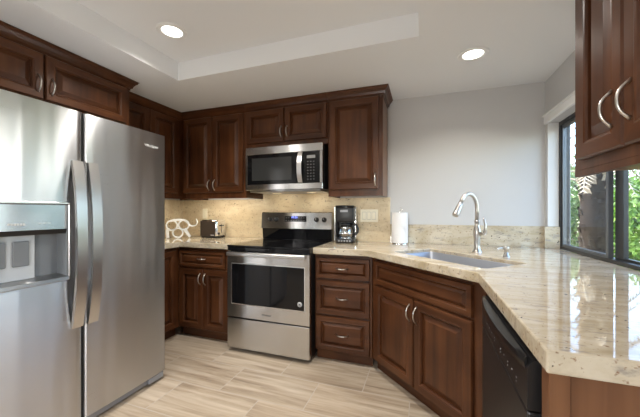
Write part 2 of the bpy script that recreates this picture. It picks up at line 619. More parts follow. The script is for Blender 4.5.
# kitchen window
FX = 1.0
win = MB()
win.box(FX, FX + 0.06, WY1 - 0.03, WY1, WZ0, WZ1).box(FX, FX + 0.06, WY0, WY0 + 0.03, WZ0, WZ1)
win.box(FX, FX + 0.06, WY0 + 0.03, WY1 - 0.03, WZ0, WZ0 + 0.022).box(FX, FX + 0.06, WY0 + 0.03, WY1 - 0.03, WZ1 - 0.03, WZ1)
wf = struct('window_1', win, 'bronze')
sm = MB()                                            # sliding sash, nearer the corner
a0, a1 = 2.178, WY1 - 0.03
sm.box(FX + 0.008, FX + 0.032, a1 - 0.02, a1, WZ0 + 0.022, WZ1 - 0.03)
sm.box(FX + 0.008, FX + 0.032, a0, a0 + 0.024, WZ0 + 0.022, WZ1 - 0.03)
sm.box(FX + 0.008, FX + 0.032, a0 + 0.024, a1 - 0.02, WZ0 + 0.022, WZ0 + 0.04)
sm.box(FX + 0.008, FX + 0.032, a0 + 0.024, a1 - 0.02, WZ1 - 0.055, WZ1 - 0.03)
sash = sm.build('sash', 'frame_grey', wf)
f2 = MB().box(FX + 0.034, FX + 0.056, 2.09, 2.165, WZ0 + 0.022, WZ1 - 0.03)
f2.box(FX + 0.034, FX + 0.056, WY0 + 0.03, WY0 + 0.055, WZ0 + 0.022, WZ1 - 0.03).box(FX + 0.034, FX + 0.056, WY0 + 0.055, 2.09, WZ0 + 0.022, WZ0 + 0.035)
fixed = f2.build('fixed_sash', 'bronze', wf)
MB().box(FX + 0.018, FX + 0.022, a0 + 0.024, a1 - 0.02, WZ0 + 0.04, WZ1 - 0.055).build('pane', 'glass', sash)
MB().box(FX + 0.043, FX + 0.047, WY0 + 0.055, 2.09, WZ0 + 0.035, WZ1 - 0.03).build('pane', 'glass', fixed)
struct('trim_1', MB().box(XR - 0.022, XR - 0.001, WY0, WY1 + 0.012, WZ1 - 0.005, WZ1 + 0.055, 0.004)
       .box(XR - 0.03, XR - 0.001, WY0, WY1 + 0.016, WZ1 + 0.055, WZ1 + 0.066, 0.003), 'white')
struct('trim_2', MB().box(XR + 0.001, FX - 0.001, WY1 - 0.006, WY1, 1.088, WZ1, 0.001), 'white')

# ------------------------------------------------------------------ cabinet parts
DOOR = [(0, 0), (0, -0.013), (0.005, -0.020), (0.046, -0.020), (0.050, -0.0215), (0.055, -0.019), (0.060, -0.012), (0.061, -0.003), (0.067, -0.003), (0.093, -0.0165), (0.096, -0.018)]
def scaled(prof, k):
    return [(s * k, y) for s, y in prof]

def bow(parent, x, z, length, vertical=True, y=-0.020, out=0.030, r=0.0048):
    pts = []
    N = 12
    for i in range(N + 1):
        t = i / N * 2 - 1
        o = y + 0.002 - out * (1 - abs(t) ** 2.4)
        pts.append((x, o, z + t * length / 2) if vertical else (x + t * length / 2, o, z))
    rs = [r * (1.35 if i in (0, N) else 1.0) for i in range(N + 1)]
    return MB().tube(pts, rs, 10).build('handle', 'nickel', parent)

def door(parent, x0, x1, z0, z1, name='door', k=1.0, handle=None):
    o = MB().rings(x0, x1, z0, z1, scaled(DOOR, k), True)
    o = o.build(name, ['wood', 'wood_h'] if name == 'door' else ['wood_h', 'wood_h'], parent)
    if handle: bow(o, *handle)
    return o

CROWN = [(0.0, -0.075), (0.004, -0.075), (0.006, -0.062), (0.016, -0.055), (0.022, -0.038), (0.036, -0.020), (0.042, -0.018), (0.044, -0.006), (0.050, -0.004), (0.050, 0.0), (0.0, 0.0)]
def crown(parent, path, top):
    return MB().sweep(path, [(o, top + z) for o, z in CROWN]).build('crown_moulding', 'wood_h', parent)

# wall cabinets: local frame faces -Y, x across, z absolute
def carcass(parent, x0, x1, y1, z0, z1, name='body', mat='wood', rail=0.0):
    m = MB().box(x0, x1, 0, y1, z0 + rail, z1, 0.0015, 1)
    if rail:
        m.box(x0, x1, 0, 0.02, z0, z0 + rail).box(x0, x0 + 0.015, 0.02, y1, z0, z0 + rail).box(x1 - 0.015, x1, 0.02, y1, z0, z0 + rail)
    return m.build(name, mat, parent)

def light_bar(parent, x0, x1, y, power):
    MB().box(x0, x1, y - 0.012, y + 0.012, UB + 0.010, UB + 0.0215, 0.002, 1).build('light_bar', emit_bar, parent)
    o = lamp('under_cabinet_light', 'AREA', (0, 0, 0), power, (1.0, 0.89, 0.72), None, x1 - x0 - 0.01, 0.02)
    o.parent = parent
    o.location = ((x0 + x1) / 2, y, UB + 0.008)
    o.rotation_euler = (R(18), 0, 0)
emit_bar = emit('light_bar_lens', (1.0, 0.84, 0.60), 2.0)
UF = 2.53     # face of the back wall cabinets
UD = YB - UF - 0.004
TOP = ZC - 0.003
# back-left pair
t = thing('wall_cabinet', 'two-door dark cherry wall cabinet left of the microwave', 'cabinet', (-2.44, UF, 0), 0, 'back wall cabinets')
carcass(t, 0.031, 0.785, UD, UB, TOP, rail=0.022)
door(t, 0.012, 0.380, UB + 0.058, 2.178, handle=(0.352, 1.475, 0.105))
door(t, 0.392, 0.755, UB + 0.058, 2.178, handle=(0.420, 1.475, 0.105))
crown(t, [(0.0, 0), (0.785, 0)], TOP)
light_bar(t, 0.08, 0.70, 0.07, 2.4)
# above the microwave
t = thing('wall_cabinet', 'short two-door cherry wall cabinet above the microwave', 'cabinet', (-1.653, UF, 0), 0, 'back wall cabinets')
carcass(t, 0.0, 0.846, UD, 1.812, TOP)
door(t, 0.008, 0.414, 1.862, 2.178, k=0.92, handle=(0.388, 1.955, 0.10))
door(t, 0.424, 0.836, 1.862, 2.178, k=0.92, handle=(0.450, 1.955, 0.10))
crown(t, [(0, 0), (0.846, 0)], TOP)
# right of the microwave
t = thing('wall_cabinet', 'tall single-door cherry wall cabinet right of the microwave', 'cabinet', (-0.805, UF, 0), 0, 'back wall cabinets')
carcass(t, 0.0, 0.478, UD, UB, TOP, rail=0.022)
MB().box(0.4785, 0.4795, 0.004, UD - 0.002, UB + 0.002, TOP - 0.08).build('side_panel', 'wood_panel', t)
door(t, 0.014, 0.446, UB + 0.058, 2.178, handle=(0.418, 1.475, 0.105))
crown(t, [(0, 0), (0.48, 0), (0.48, UD)], TOP)
light_bar(t, 0.06, 0.42, 0.07, 0.3)
# left wall pair
LX = -2.47
t = thing('wall_cabinet', 'two-door cherry wall cabinet in the left corner behind the refrigerator', 'cabinet', (LX, 1.755, 0), R(90), 'left wall cabinets')
LD = LX - XL - 0.004
carcass(t, 0.0, UF - 1.755 + LD - 0.0, LD, UB, TOP, rail=0.022)
door(t, 0.040, 0.371, UB + 0.058, 2.178, handle=(0.343, 1.475, 0.105))
door(t, 0.380, 0.711, UB + 0.058, 2.178, handle=(0.408, 1.475, 0.105))
crown(t, [(0.0, 0), (UF - 1.755, 0)], TOP)
light_bar(t, 0.10, 0.66, 0.07, 1.8)
# above the refrigerator
FXC = -2.235
t = thing('wall_cabinet', 'deep two-door cherry cabinet above the refrigerator', 'cabinet', (FXC, 0.55, 0), R(90), 'left wall cabinets')
FD = FXC - XL - 0.004
carcass(t, 0.0, 1.198, FD, 1.878, TOP)
door(t, 0.090, 0.620, 1.900, 2.180, k=0.95, handle=(0.592, 1.99, 0.10))
door(t, 0.631, 1.166, 1.900, 2.180, k=0.95, handle=(0.662, 1.99, 0.10))
crown(t, [(0.0, 0), (1.199, 0), (1.199, FD - 0.36)], TOP)
# right wall cabinet over the window-side counter
RX = 0.542
t = thing('wall_cabinet', 'cherry wall cabinet hanging over the counter beside the window', 'cabinet', (RX, 1.387, 0), R(-90))
RD = XR - RX - 0.004
MB().box(0.0, 0.92, 0, RD, UB + 0.02, TOP, 0.0015, 1).box(0.0, 0.92, 0, 0.02, UB - 0.002, UB + 0.02).build('body', 'wood', t)
MB().box(0.006, 0.91, 0.022, RD - 0.006, UB + 0.0185, UB + 0.0198).build('underside', 'wood_panel', t)
d1, d2 = (0.062, 0.322), (0.328, 0.588)
door(t, *d1, UB + 0.054, 2.178, handle=(0.276, 1.511, 0.105))
door(t, *d2, UB + 0.054, 2.178, handle=(0.360, 1.511, 0.105))
door(t, 0.600, 0.86, UB + 0.054, 2.178)
crown(t, [(0.0, 0), (0.92, 0)], TOP)

# ------------------------------------------------------------------ base cabinets
BF = 2.28
def base(name, label, loc, rz, width, depth, group='base cabinets', hollow=False):
    t = thing(name, label, 'cabinet', loc, rz, group)
    if hollow:
        MB().box(0, width, 0, 0.02, 0.085, CB - 0.002).box(0, 0.018, 0.02, depth, 0.085, CB - 0.002).box(width - 0.018, width, 0.02, depth, 0.085, CB - 0.002) \
            .box(0.018, width - 0.018, 0.02, depth, 0.085, 0.103).box(0.018, width - 0.018, depth - 0.01, depth, 0.103, CB - 0.002).build('body', 'wood', t)
    else:
        MB().box(0, width, 0, depth, 0.085, CB - 0.002, 0.0015, 1).build('body', 'wood', t)
    MB().box(0.002, width - 0.002, 0.045, depth, 0, 0.085).build('plinth', 'wood_h', t)
    return t
BD = YB - BF - 0.025
t = base('base_cabinet', 'cherry base cabinet with one drawer over two doors left of the range', (-2.25, BF, 0), 0, 0.630, BD)
door(t, 0.014, 0.545, 0.682, 0.835, 'drawer', 0.55, (0.28, 0.76, 0.095, False))
door(t, 0.014, 0.292, 0.10, 0.662, handle=(0.268, 0.572, 0.105))
door(t, 0.300, 0.575, 0.10, 0.662, handle=(0.326, 0.572, 0.105))
t = base('base_cabinet', 'cherry base cabinet on the left wall between refrigerator and corner', (-2.25, 1.70, 0), R(90), BF - 1.70 - 0.003, -2.25 - XL - 0.025)
door(t, 0.014, 0.53, 0.10, 0.835, handle=(0.05, 0.70, 0.105))
t = base('drawer_cabinet', 'cherry base cabinet with three stacked drawers right of the range', (-0.838, BF, 0), 0, 0.464, BD)
for z0, z1, k in ((0.672, 0.838, 0.55), (0.384, 0.654, 0.75), (0.098, 0.366, 0.75)):
    door(t, 0.014, 0.447, z0, z1, 'drawer', k, (0.23, (z0 + z1) / 2, 0.095, False))
# diagonal sink cabinet
q = math.sqrt(0.5)
t = base('sink_cabinet', 'diagonal cherry sink base cabinet with two doors under the sink', (-0.371, BF, 0), R(-45), 0.928, 0.55, hollow=True)
door(t, 0.045, 0.862, 0.672, 0.838, 'false_drawer_front', 0.6)
door(t, 0.045, 0.447, 0.10, 0.654, handle=(0.421, 0.565, 0.105))
door(t, 0.457, 0.862, 0.10, 0.654, handle=(0.483, 0.565, 0.105))
# filler and end panel on the window side
tag(MB().box(0.285, 0.33, 1.466, 1.606, 0.0, CB - 0.002, 0.001, 1).build('filler_panel', 'wood'), 'narrow dark cherry filler strip between sink cabinet and dishwasher', 'panel')
t = thing('end_panel', 'cherry wood end panel under the near end of the window-side counter', 'panel', (0.262, 0.79, 0))
MB().box(0.0, 0.040, 0, 0.045, 0, CB - 0.002, 0.0015, 1).build('stile', 'wood_panel', t)
MB().box(0.040, XR - 0.262 - 0.004, 0.010, 0.03, 0, CB - 0.002).build('panel', 'wood_panel', t)

# ------------------------------------------------------------------ counters
def slab(outer, hole, z0, z1, bev=0.004):
    bm = bmesh.new()
    def loop(pts):
        vs_ = [bm.verts.new((x, y, z1)) for x, y in pts]
        return [bm.edges.new((vs_[i], vs_[(i + 1) % len(vs_)])) for i in range(len(vs_))]
    es = loop(outer)
    if hole: es += loop(hole)
    r = bmesh.ops.triangle_fill(bm, use_beauty=True, use_dissolve=False, edges=es)
    fs = [f for f in r['geom'] if isinstance(f, bmesh.types.BMFace)]
    ex = bmesh.ops.extrude_face_region(bm, geom=fs)
    for v in ex['geom']:
        if isinstance(v, bmesh.types.BMVert): v.co.z = z0
    m = MB()
    m.bm.free()
    m.bm = bm
    return m

def rot(tt, nn):       # along / across the diagonal
    return (q * tt + q * nn, -q * tt + q * nn)
def rrect(t0, t1, n0, n1, r, k=5):
    out = []
    for cx, cy, a in ((t1 - r, n1 - r, 0), (t0 + r, n1 - r, 90), (t0 + r, n0 + r, 180), (t1 - r, n0 + r, 270)):
        for i in range(k + 1):
            b = R(a + 90 * i / k)
            out.append((cx + r * math.cos(b), cy + r * math.sin(b)))
    return out
ST0, ST1, SN0, SN1 = -1.725, -1.005, 1.425, 1.795
hole = [rot(a, b) for a, b in rrect(ST0, ST1, SN0, SN1, 0.02)]
g = 0.002
CW = 0.245
right_poly = [(-0.846, 2.24), (-0.402, 2.238), (CW, 1.590), (CW, 0.753), (XR - g, 0.753), (XR - g, WY0 + g), (FX - g, WY0 + g), (FX - g, WY1 - 0.028), (XR - g, WY1 - 0.028), (XR - g, YB - 0.022), (-0.846, YB - 0.022)]
o = slab(right_poly, hole, CB, CT).build('countertop', 'granite')
bv = o.modifiers.new('edge', 'BEVEL')
bv.width = 0.005
bv.segments = 2
bv.limit_method = 'ANGLE'
bv.angle_limit = R(40)
tag(o, 'beige speckled granite countertop with the sink, running to the window', 'countertop')
left_poly = [(XL + 0.022, 1.70), (-2.205, 1.70), (-2.205, 2.24), (-1.617, 2.24), (-1.617, YB - 0.022), (XL + 0.022, YB - 0.022)]
o = slab(left_poly, None, CB, CT).build('countertop', 'granite')
bv = o.modifiers.new('edge', 'BEVEL')
bv.width = 0.005
bv.segments = 2
bv.limit_method = 'ANGLE'
bv.angle_limit = R(40)
tag(o, 'beige granite countertop in the left corner under the toaster', 'countertop')
# backsplashes
tag(MB().box(XL + 0.001, -0.30, YB - 0.021, YB - 0.001, CT, UB - 0.001).box(-1.652, -0.808, YB - 0.021, YB - 0.001, UB - 0.001, 1.45).build('backsplash', 'splash'),
    'full-height beige granite backsplash on the back wall behind the range', 'backsplash')
tag(MB().box(XL + 0.001, XL + 0.021, 1.70, YB - 0.022, CT, UB - 0.001, 0.001, 1).build('backsplash', 'splash'),
    'granite backsplash on the left wall behind the white rack', 'backsplash')
tag(MB().box(-0.299, XR - 0.001, YB - 0.021, YB - 0.001, CT, 1.087, 0.001, 1).build('backsplash', 'granite'),
    'low granite backsplash strip behind the faucet', 'backsplash')
tag(MB().box(XR - 0.025, FX - 0.001, WY1 - 0.027, WY1 - 0.007, CT, 1.087, 0.001, 1).build('backsplash', 'granite'),
    'short granite end piece lining the window jamb', 'backsplash')

# ------------------------------------------------------------------ sink, faucet, soap pump (diagonal frame)
t = thing('sink', 'rectangular undermount stainless steel sink', 'sink', (*rot((ST0 + ST1) / 2, (SN0 + SN1) / 2), CB), R(-45))
hw, hd, dp = (ST1 - ST0) / 2, (SN1 - SN0) / 2, 0.22
bm_ = MB()
prev = None
for s, z in ((0.0015, 0.027), (0.004, 0.028), (0.007, 0.024), (0.012, -dp + 0.03), (0.022, -dp + 0.008), (0.045, -dp)):
    r_ = [bm_.bm.verts.new((x, y, z)) for x, y in rrect(-hw + s, hw - s, -hd + s, hd - s, 0.03)]
    if prev:
        for j in range(len(r_)):
            f = bm_.bm.faces.new((prev[j], prev[(j + 1) % len(r_)], r_[(j + 1) % len(r_)], r_[j]))
            f.smooth = True
    prev = r_
bm_.bm.faces.new(prev)
bm_.build('basin', 'sink', t)
MB().lathe([(0.0, 0.004), (0.03, 0.004), (0.042, 0.003), (0.044, 0.0)], (0, 0.03, -dp), 24).build('drain', 'chrome', t)

fx, fy = rot(-1.425, 1.93)
t = thing('faucet', 'brushed nickel gooseneck pull-down faucet behind the sink', 'faucet', (fx, fy, CT), R(-45))
MB().lathe([(0.031, 0), (0.031, 0.006), (0.027, 0.014), (0.022, 0.022), (0.020, 0.05), (0.021, 0.09), (0.025, 0.125), (0.026, 0.15), (0.021, 0.172), (0.016, 0.19), (0.0155, 0.215), (0.018, 0.218), (0.018, 0.226), (0.0145, 0.23), (0, 0.23)], n=28).build('base', 'nickel', t)
pts = [(0, 0, 0.225), (0, 0, 0.30)]
for i in range(1, 13):
    a = PI * i / 14
    pts.append((0, -0.085 + 0.085 * math.cos(a), 0.31 + 0.105 * math.sin(a)))
sp = MB().tube(pts, 0.0128, 14).build('spout', 'nickel', t)
e = Vector(pts[-1])
d_ = (Vector(pts[-1]) - Vector(pts[-2])).normalized()
d_ = (d_ + Vector((0, -0.25, -0.2))).normalized()
MB().tube([e, e + d_ * 0.03, e + d_ * 0.085, e + d_ * 0.105, e + d_ * 0.11], [0.014, 0.0155, 0.021, 0.0215, 0.019], 18).build('spray_head', 'nickel', t)
lv = MB().tube([(0.0, 0, 0.132), (0.052, 0, 0.136), (0.062, 0, 0.140)], [0.014, 0.014, 0.010], 14)
lv.tube([(0.052, 0, 0.135), (0.066, 0, 0.165), (0.064, 0, 0.20), (0.055, 0, 0.235), (0.051, 0, 0.246)], [0.0125, 0.010, 0.008, 0.0072, 0.006], 12)
lv.build('lever', 'nickel', t)

sx, sy = rot(-1.20, 1.905)
t = thing('soap_pump', 'small brushed nickel soap pump to the right of the faucet', 'soap dispenser', (sx, sy, CT), R(-45))
MB().lathe([(0.021, 0), (0.021, 0.004), (0.016, 0.010), (0.013, 0.022), (0.011, 0.03), (0, 0.03)], n=24).build('base', 'nickel', t)
MB().lathe([(0.008, 0.03), (0.008, 0.040), (0.0165, 0.042), (0.0165, 0.064), (0.014, 0.067), (0, 0.067)], n=24).build('cap', 'nickel', t)
MB().tube([(0, -0.01, 0.056), (0, -0.06, 0.060), (0, -0.085, 0.057), (0, -0.092, 0.050)], [0.006, 0.0055, 0.005, 0.0045], 10).build('nozzle', 'nickel', t)

# ------------------------------------------------------------------ refrigerator (local: faces -Y, x along the wall)
FY0 = 0.655
t = thing('refrigerator', 'tall stainless steel side-by-side refrigerator with water dispenser', 'refrigerator', (-1.77, FY0, 0), R(90))
FW = 1.665 - FY0
MB().box(0.006, FW - 0.006, 0.095, 0.93, 0.02, 1.735, 0.004, 1).build('cabinet_body', 'midgrey', t)
seam = 1.115 - FY0
def fridge_door(x0, x1, name, hole=None):
    m = MB()
    z0, z1 = 0.065, 1.75
    N = 14
    def front(x):
        u = (x - x0) / (x1 - x0) * 2 - 1
        return -0.004 * (1 - u * u) + 0.012 * max(0, (abs(u) - 0.965) / 0.035) ** 2
    cuts = sorted(set([x0 + (x1 - x0) * i / N for i in range(N + 1)] + [x0 + 0.004, x1 - 0.004, x0 + 0.009, x1 - 0.009] + ([hole[0], hole[1]] if hole else [])))
    zs = [z0, z1] if not hole else [z0, hole[2], hole[3], z1]
    V = {}
    def gv(i, j, back):
        if (i, j, back) not in V:
            V[(i, j, back)] = m.bm.verts.new((cuts[i], 0.088 if back else front(cuts[i]), zs[j]))
        return V[(i, j, back)]
    n, k = len(cuts) - 1, len(zs) - 1
    for i in range(n):
        for j in range(k):
            inhole = hole and j == 1 and cuts[i] >= hole[0] - 1e-6 and cuts[i + 1] <= hole[1] + 1e-6
            if not inhole:
                f = m.bm.faces.new((gv(i, j, 0), gv(i + 1, j, 0), gv(i + 1, j + 1, 0), gv(i, j + 1, 0)))
                f.smooth = True
            m.bm.faces.new((gv(i, j, 1), gv(i, j + 1, 1), gv(i + 1, j + 1, 1), gv(i + 1, j, 1)))
        m.bm.faces.new((gv(i, 0, 0), gv(i, 0, 1), gv(i + 1, 0, 1), gv(i + 1, 0, 0)))
        m.bm.faces.new((gv(i, k, 0), gv(i + 1, k, 0), gv(i + 1, k, 1), gv(i, k, 1)))
    for j in range(k):
        m.bm.faces.new((gv(0, j, 0), gv(0, j + 1, 0), gv(0, j + 1, 1), gv(0, j, 1)))
        m.bm.faces.new((gv(n, j, 0), gv(n, j, 1), gv(n, j + 1, 1), gv(n, j + 1, 0)))
    return m.build(name, 'steel_door', t, 35)
DX0, DX1, DZ0, DZ1 = 0.722 - FY0, 1.038 - FY0, 0.858, 1.245
ld = fridge_door(0.0, seam - 0.007, 'door', (DX0, DX1, DZ0, DZ1))
rd = fridge_door(seam + 0.007, FW, 'door')
MB().box(seam - 0.007, seam + 0.007, 0.014, 0.094, 0.066, 1.748).build('door_gasket', 'black_matte', t)
def fridge_handle(parent, xc):
    m = MB()
    N = 18
    sec = []
    for i in range(N + 1):
        u = i / N * 2 - 1
        z = 1.032 + u * 0.447
        o = 0.016 + 0.040 * (1 - abs(u) ** 2.4)
        wdt = 0.026
        sec.append([m.bm.verts.new(p) for p in ((xc - wdt, -0.0 - o, z), (xc + wdt, -0.0 - o, z), (xc + wdt, 0.018 - o, z), (xc - wdt, 0.018 - o, z))])
    for a, b in zip(sec[:-1], sec[1:]):
        for j in range(4):
            m.bm.faces.new((a[j], a[(j + 1) % 4], b[(j + 1) % 4], b[j]))
    m.bm.faces.new(sec[0]); m.bm.faces.new(sec[-1])
    for zz in (0.592, 1.455):
        m.box(xc - 0.018, xc + 0.018, -0.016, 0.0, zz, zz + 0.018)
    return m.build('handle', 'handle_steel', parent, 30)
fridge_handle(ld, 1.078 - FY0)
fridge_handle(rd, 1.156 - FY0)
# dispenser in the left door
dsp = MB()
dsp.box(DX0, DX1, 0.080, 0.086, DZ0, DZ1)                                        # back of the niche
dsp.box(DX0, DX0 + 0.004, 0.0, 0.08, DZ0, DZ1).box(DX1 - 0.004, DX1, 0.0, 0.08, DZ0, DZ1).box(DX0, DX1, 0.0, 0.08, DZ1 - 0.004, DZ1)
dsp = dsp.build('dispenser_niche', 'midgrey', t)
fr_ = MB()
b_ = 0.010
fr_.box(DX0 - b_, DX1 + b_, -0.010, 0.002, DZ1, DZ1 + b_, 0.002, 1).box(DX0 - b_, DX1 + b_, -0.010, 0.002, DZ0 - b_, DZ0, 0.002, 1)
fr_.box(DX0 - b_, DX0, -0.010, 0.002, DZ0, DZ1, 0.002, 1).box(DX1, DX1 + b_, -0.010, 0.002, DZ0, DZ1, 0.002, 1)
fr_.build('dispenser_frame', 'handle_steel', dsp)
MB().prism([(-0.002, 1.240), (-0.002, 1.118), (0.06, 1.118), (0.06, 1.240)], 'X', DX0 + 0.004, DX1 - 0.002).build('control_panel', steel('dark_mirror_panel', (0.50, 0.50, 0.51), 0.24, 0.97), dsp)
MB().prism([(-0.001, 1.1175), (0.008, 1.094), (0.07, 1.094), (0.07, 1.1175)], 'X', DX0 + 0.004, DX1 - 0.002).build('lower_band', 'black', dsp)
MB().box(DX0 + 0.01, DX0 + 0.205, 0.055, 0.079, DZ0 + 0.02, 1.093, 0.003, 1).build('chute_panel', 'lightgrey', dsp)
for px_ in (0.028, 0.115):
    MB().box(DX0 + px_, DX0 + px_ + 0.062, 0.042, 0.054, 0.945, 1.065, 0.003, 1).build('paddle', 'midgrey', dsp)
MB().prism([(-0.018, DZ0 + 0.012), (-0.018, DZ0 - 0.004), (0.078, DZ0 - 0.002), (0.078, DZ0 + 0.022)], 'X', DX0 + 0.003, DX1 - 0.003).build('drip_tray', 'steel_dark', dsp)
for i in range(6):
    MB().box(DX0 + 0.075 + i * 0.011, DX0 + 0.083 + i * 0.011, -0.003, 0.0005, 1.142, 1.152).build('button_mark', 'mark', dsp)
for i in range(3):
    MB().box(DX0 + 0.19 + i * 0.02, DX0 + 0.200 + i * 0.02, -0.003, 0.0005, 1.148, 1.152).build('button_mark', 'mark', dsp)
MB().box(0.01, FW - 0.01, 0.03, 0.09, 0.012, 0.062, 0.003, 1).build('base_grille', 'grey_plastic', t)
hg = MB().box(FW - 0.13, FW - 0.012, 0.005, 0.03, 0.018, 0.058, 0.004, 1)
hg.build('foot_cover', 'grey_plastic', t)
MB().tube([(FW - 0.05, 0.06, 0.0), (FW - 0.05, 0.06, 0.014)], 0.018, 12).build('foot', 'black', t)
text_mesh('brand_lettering', 'Whirlpool', 0.026, 'mark', t, face_neg_y(1.545 - FY0, -0.0042, 1.655))

# ------------------------------------------------------------------ range
RW = 0.768
t = thing('range', 'freestanding stainless steel electric range with black glass cooktop', 'stove', (-1.2285 - RW / 2, 2.17, 0), 0)
MB().box(0.003, RW - 0.003, 0.045, 0.655, 0.03, 0.902).build('side_body', 'black', t)
MB().box(0.0, RW, -0.004, 0.60, 0.902, 0.917, 0.004).build('cooktop', 'black_gloss', t)
ringm = plain('burner_ring', (0.05, 0.05, 0.052), 0.2)
for bx, by, br in ((0.19, 0.15, 0.10), (0.57, 0.15, 0.085), (0.19, 0.43, 0.08), (0.57, 0.43, 0.10)):
    MB().lathe([(br, 0.0), (br, 0.0004), (br - 0.004, 0.0004), (br - 0.004, 0.0)], (bx, by, 0.917), 40).build('burner_ring', ringm, t)
MB().box(0.002, RW - 0.002, 0.0, 0.045, 0.868, 0.9015, 0.004, 1).build('front_rail', 'black_gloss', t)
dr = MB()
# oven door with a window opening
x0, x1, z0, z1 = 0.002, RW - 0.002, 0.303, 0.862
wx0, wx1, wz0, wz1 = 0.040, RW - 0.040, 0.412, 0.765
for (a, b, c_, d) in ((x0, x1, wz1, z1), (x0, x1, z0, wz0), (x0, wx0, wz0, wz1), (wx1, x1, wz0, wz1)):
    dr.box(a, b, 0.0, 0.040, c_, d)
od = dr.build('oven_door', 'steel', t)
MB().rings(wx0, wx1, wz0, wz1, [(0, 0.0), (0.006, -0.002), (0.008, 0.002), (0.012, 0.003)]).build('window_trim', 'handle_steel', od)
MB().box(wx0 + 0.004, wx1 - 0.004, 0.0005, 0.030, wz0 + 0.004, wz1 - 0.004).build('oven_window', 'black_gloss', od)
hb = MB()
N = 14
sec = []
for i in range(N + 1):
    u = i / N * 2 - 1
    xx = RW / 2 + u * 0.355
    o_ = 0.045 + 0.010 * (1 - u * u)
    sec.append([hb.bm.verts.new(p) for p in ((xx, -o_, 0.832), (xx, -o_ - 0.006, 0.838), (xx, -o_ - 0.006, 0.858), (xx, -o_, 0.864), (xx, -o_ + 0.016, 0.860), (xx, -o_ + 0.016, 0.836))])
for a, b in zip(sec[:-1], sec[1:]):
    for j in range(6): hb.bm.faces.new((a[j], a[(j + 1) % 6], b[(j + 1) % 6], b[j]))
hb.bm.faces.new(sec[0]); hb.bm.faces.new(sec[-1])
for xx in (0.04, RW - 0.06): hb.box(xx, xx + 0.02, -0.03, 0.0, 0.84, 0.857)
hb.build('handle', 'handle_steel', od, 40)
stk = MB().lathe([(0, -0.001), (0.020, -0.001), (0.020, 0.0005)], (0, 0, 0), 28, 'Y').build('round_sticker', 'mark', od)
stk.location = (RW - 0.085, 0.0, 0.468)
st2 = MB()
st2.lathe([(0.0155, -0.0014), (0.0155, -0.001), (0.0135, -0.001), (0.0135, -0.0014), (0.0155, -0.0014)], (0, 0, 0), 24, 'Y')
st2.box(-0.008, 0.006, -0.0014, -0.001, -0.002, 0.006).box(-0.005, 0.008, -0.0014, -0.001, -0.008, -0.004)
st2 = st2.build('sticker_print', 'mark_dark', od)
st2.location = stk.location
text_mesh('brand_lettering', 'Whirlpool', 0.020, 'mark_dark', od, face_neg_y(RW / 2, -0.0006, 0.348))
MB().box(0.002, RW - 0.002, -0.002, 0.044, 0.036, 0.292, 0.004, 1).build('storage_drawer', 'steel', t)
for xx in (0.06, RW - 0.06):
    for yy in (0.08, 0.58):
        MB().tube([(xx, yy, 0), (xx, yy, 0.031)], 0.016, 10).build('foot', 'black', t)
bgd = MB().prism([(0.588, 1.190), (0.575, 1.032), (0.645, 1.032), (0.645, 1.190), (0.635, 1.197), (0.598, 1.197)], 'X', 0.0, RW).build('backguard', 'steel', t)
MB().prism([(0.590, 1.0318), (0.602, 0.9175), (0.645, 0.9175), (0.645, 1.0318)], 'X', 0.004, RW - 0.004).build('backguard_base', 'black_gloss', t)
def bgy(z): return 0.575 + (z - 1.032) / 0.158 * 0.013
for kx in (0.098, 0.170, RW - 0.155, RW - 0.075):
    kz = 1.124
    kn = MB().lathe([(0.024, 0.0), (0.024, -0.006), (0.019, -0.010), (0.017, -0.026), (0.014, -0.028), (0, -0.028)], (kx, bgy(kz), kz), 24, 'Y').build('knob', 'black', bgd)
    MB().box(kx - 0.0015, kx + 0.0015, bgy(kz) - 0.0295, bgy(kz) - 0.027, kz, kz + 0.016).build('pointer', 'mark', kn)
dz0, dz1 = 1.102, 1.158
disp = MB().prism([(bgy(dz0) - 0.003, dz0), (bgy(dz1) - 0.003, dz1), (bgy(dz1) + 0.004, dz1), (bgy(dz0) + 0.004, dz0)], 'X', 0.268, 0.505).build('display', 'black_gloss', bgd)
for r_ in range(2):
    for i in range(8):
        if 2 <= i <= 4 and r_ == 1: continue
        xx = 0.278 + i * 0.028
        zz = 1.112 + r_ * 0.026
        MB().box(xx, xx + 0.014, bgy(zz) - 0.0042, bgy(zz) - 0.002, zz, zz + 0.005).build('button_mark', 'mark_dim', bgd)
for i in range(4):
    dg_ = MB()
    xx = 0.345 + i * 0.016 + (0.005 if i > 1 else 0)
    for bx in ((xx, xx + 0.009, 1.138, 1.140), (xx, xx + 0.009, 1.151, 1.153), (xx, xx + 0.002, 1.138, 1.153), (xx + 0.007, xx + 0.009, 1.138, 1.153)):
        dg_.box(bx[0], bx[1], bgy(1.145) - 0.0045, bgy(1.145) - 0.002, bx[2], bx[3])
    dg_.build('clock_digit', 'led', bgd)

# ------------------------------------------------------------------ microwave
MW, MZ0, MZ1, MY = 0.775, 1.393, 1.808, 2.44
t = thing('microwave', 'stainless steel over-the-range microwave under the short wall cabinet', 'microwave', (-1.606, MY, 0), 0)
MH0 = MZ0 + 0.012
MB().box(0.004, MW - 0.004, 0.035, YB - MY - 0.024, MH0, MZ1 - 0.002, 0.003, 1).build('case', 'black', t)
fx0, fx1 = 0.022, MW - 0.024
fz0, fz1 = MZ0 + 0.066, MZ1 - 0.070
fm = MB()
fm.box(0, MW, 0, 0.034, fz1, MZ1, 0.003, 1).box(0, MW, 0, 0.034, MH0, fz0, 0.003, 1)
fm.box(0, fx0, 0, 0.034, fz0, fz1).box(fx1, MW, 0, 0.034, fz0, fz1)
fr2 = fm.build('front_frame', 'steel', t)
dw_ = 0.600
MB().box(fx0, dw_, 0.002, 0.03, fz0, fz1).build('door_glass', 'black_gloss', t)
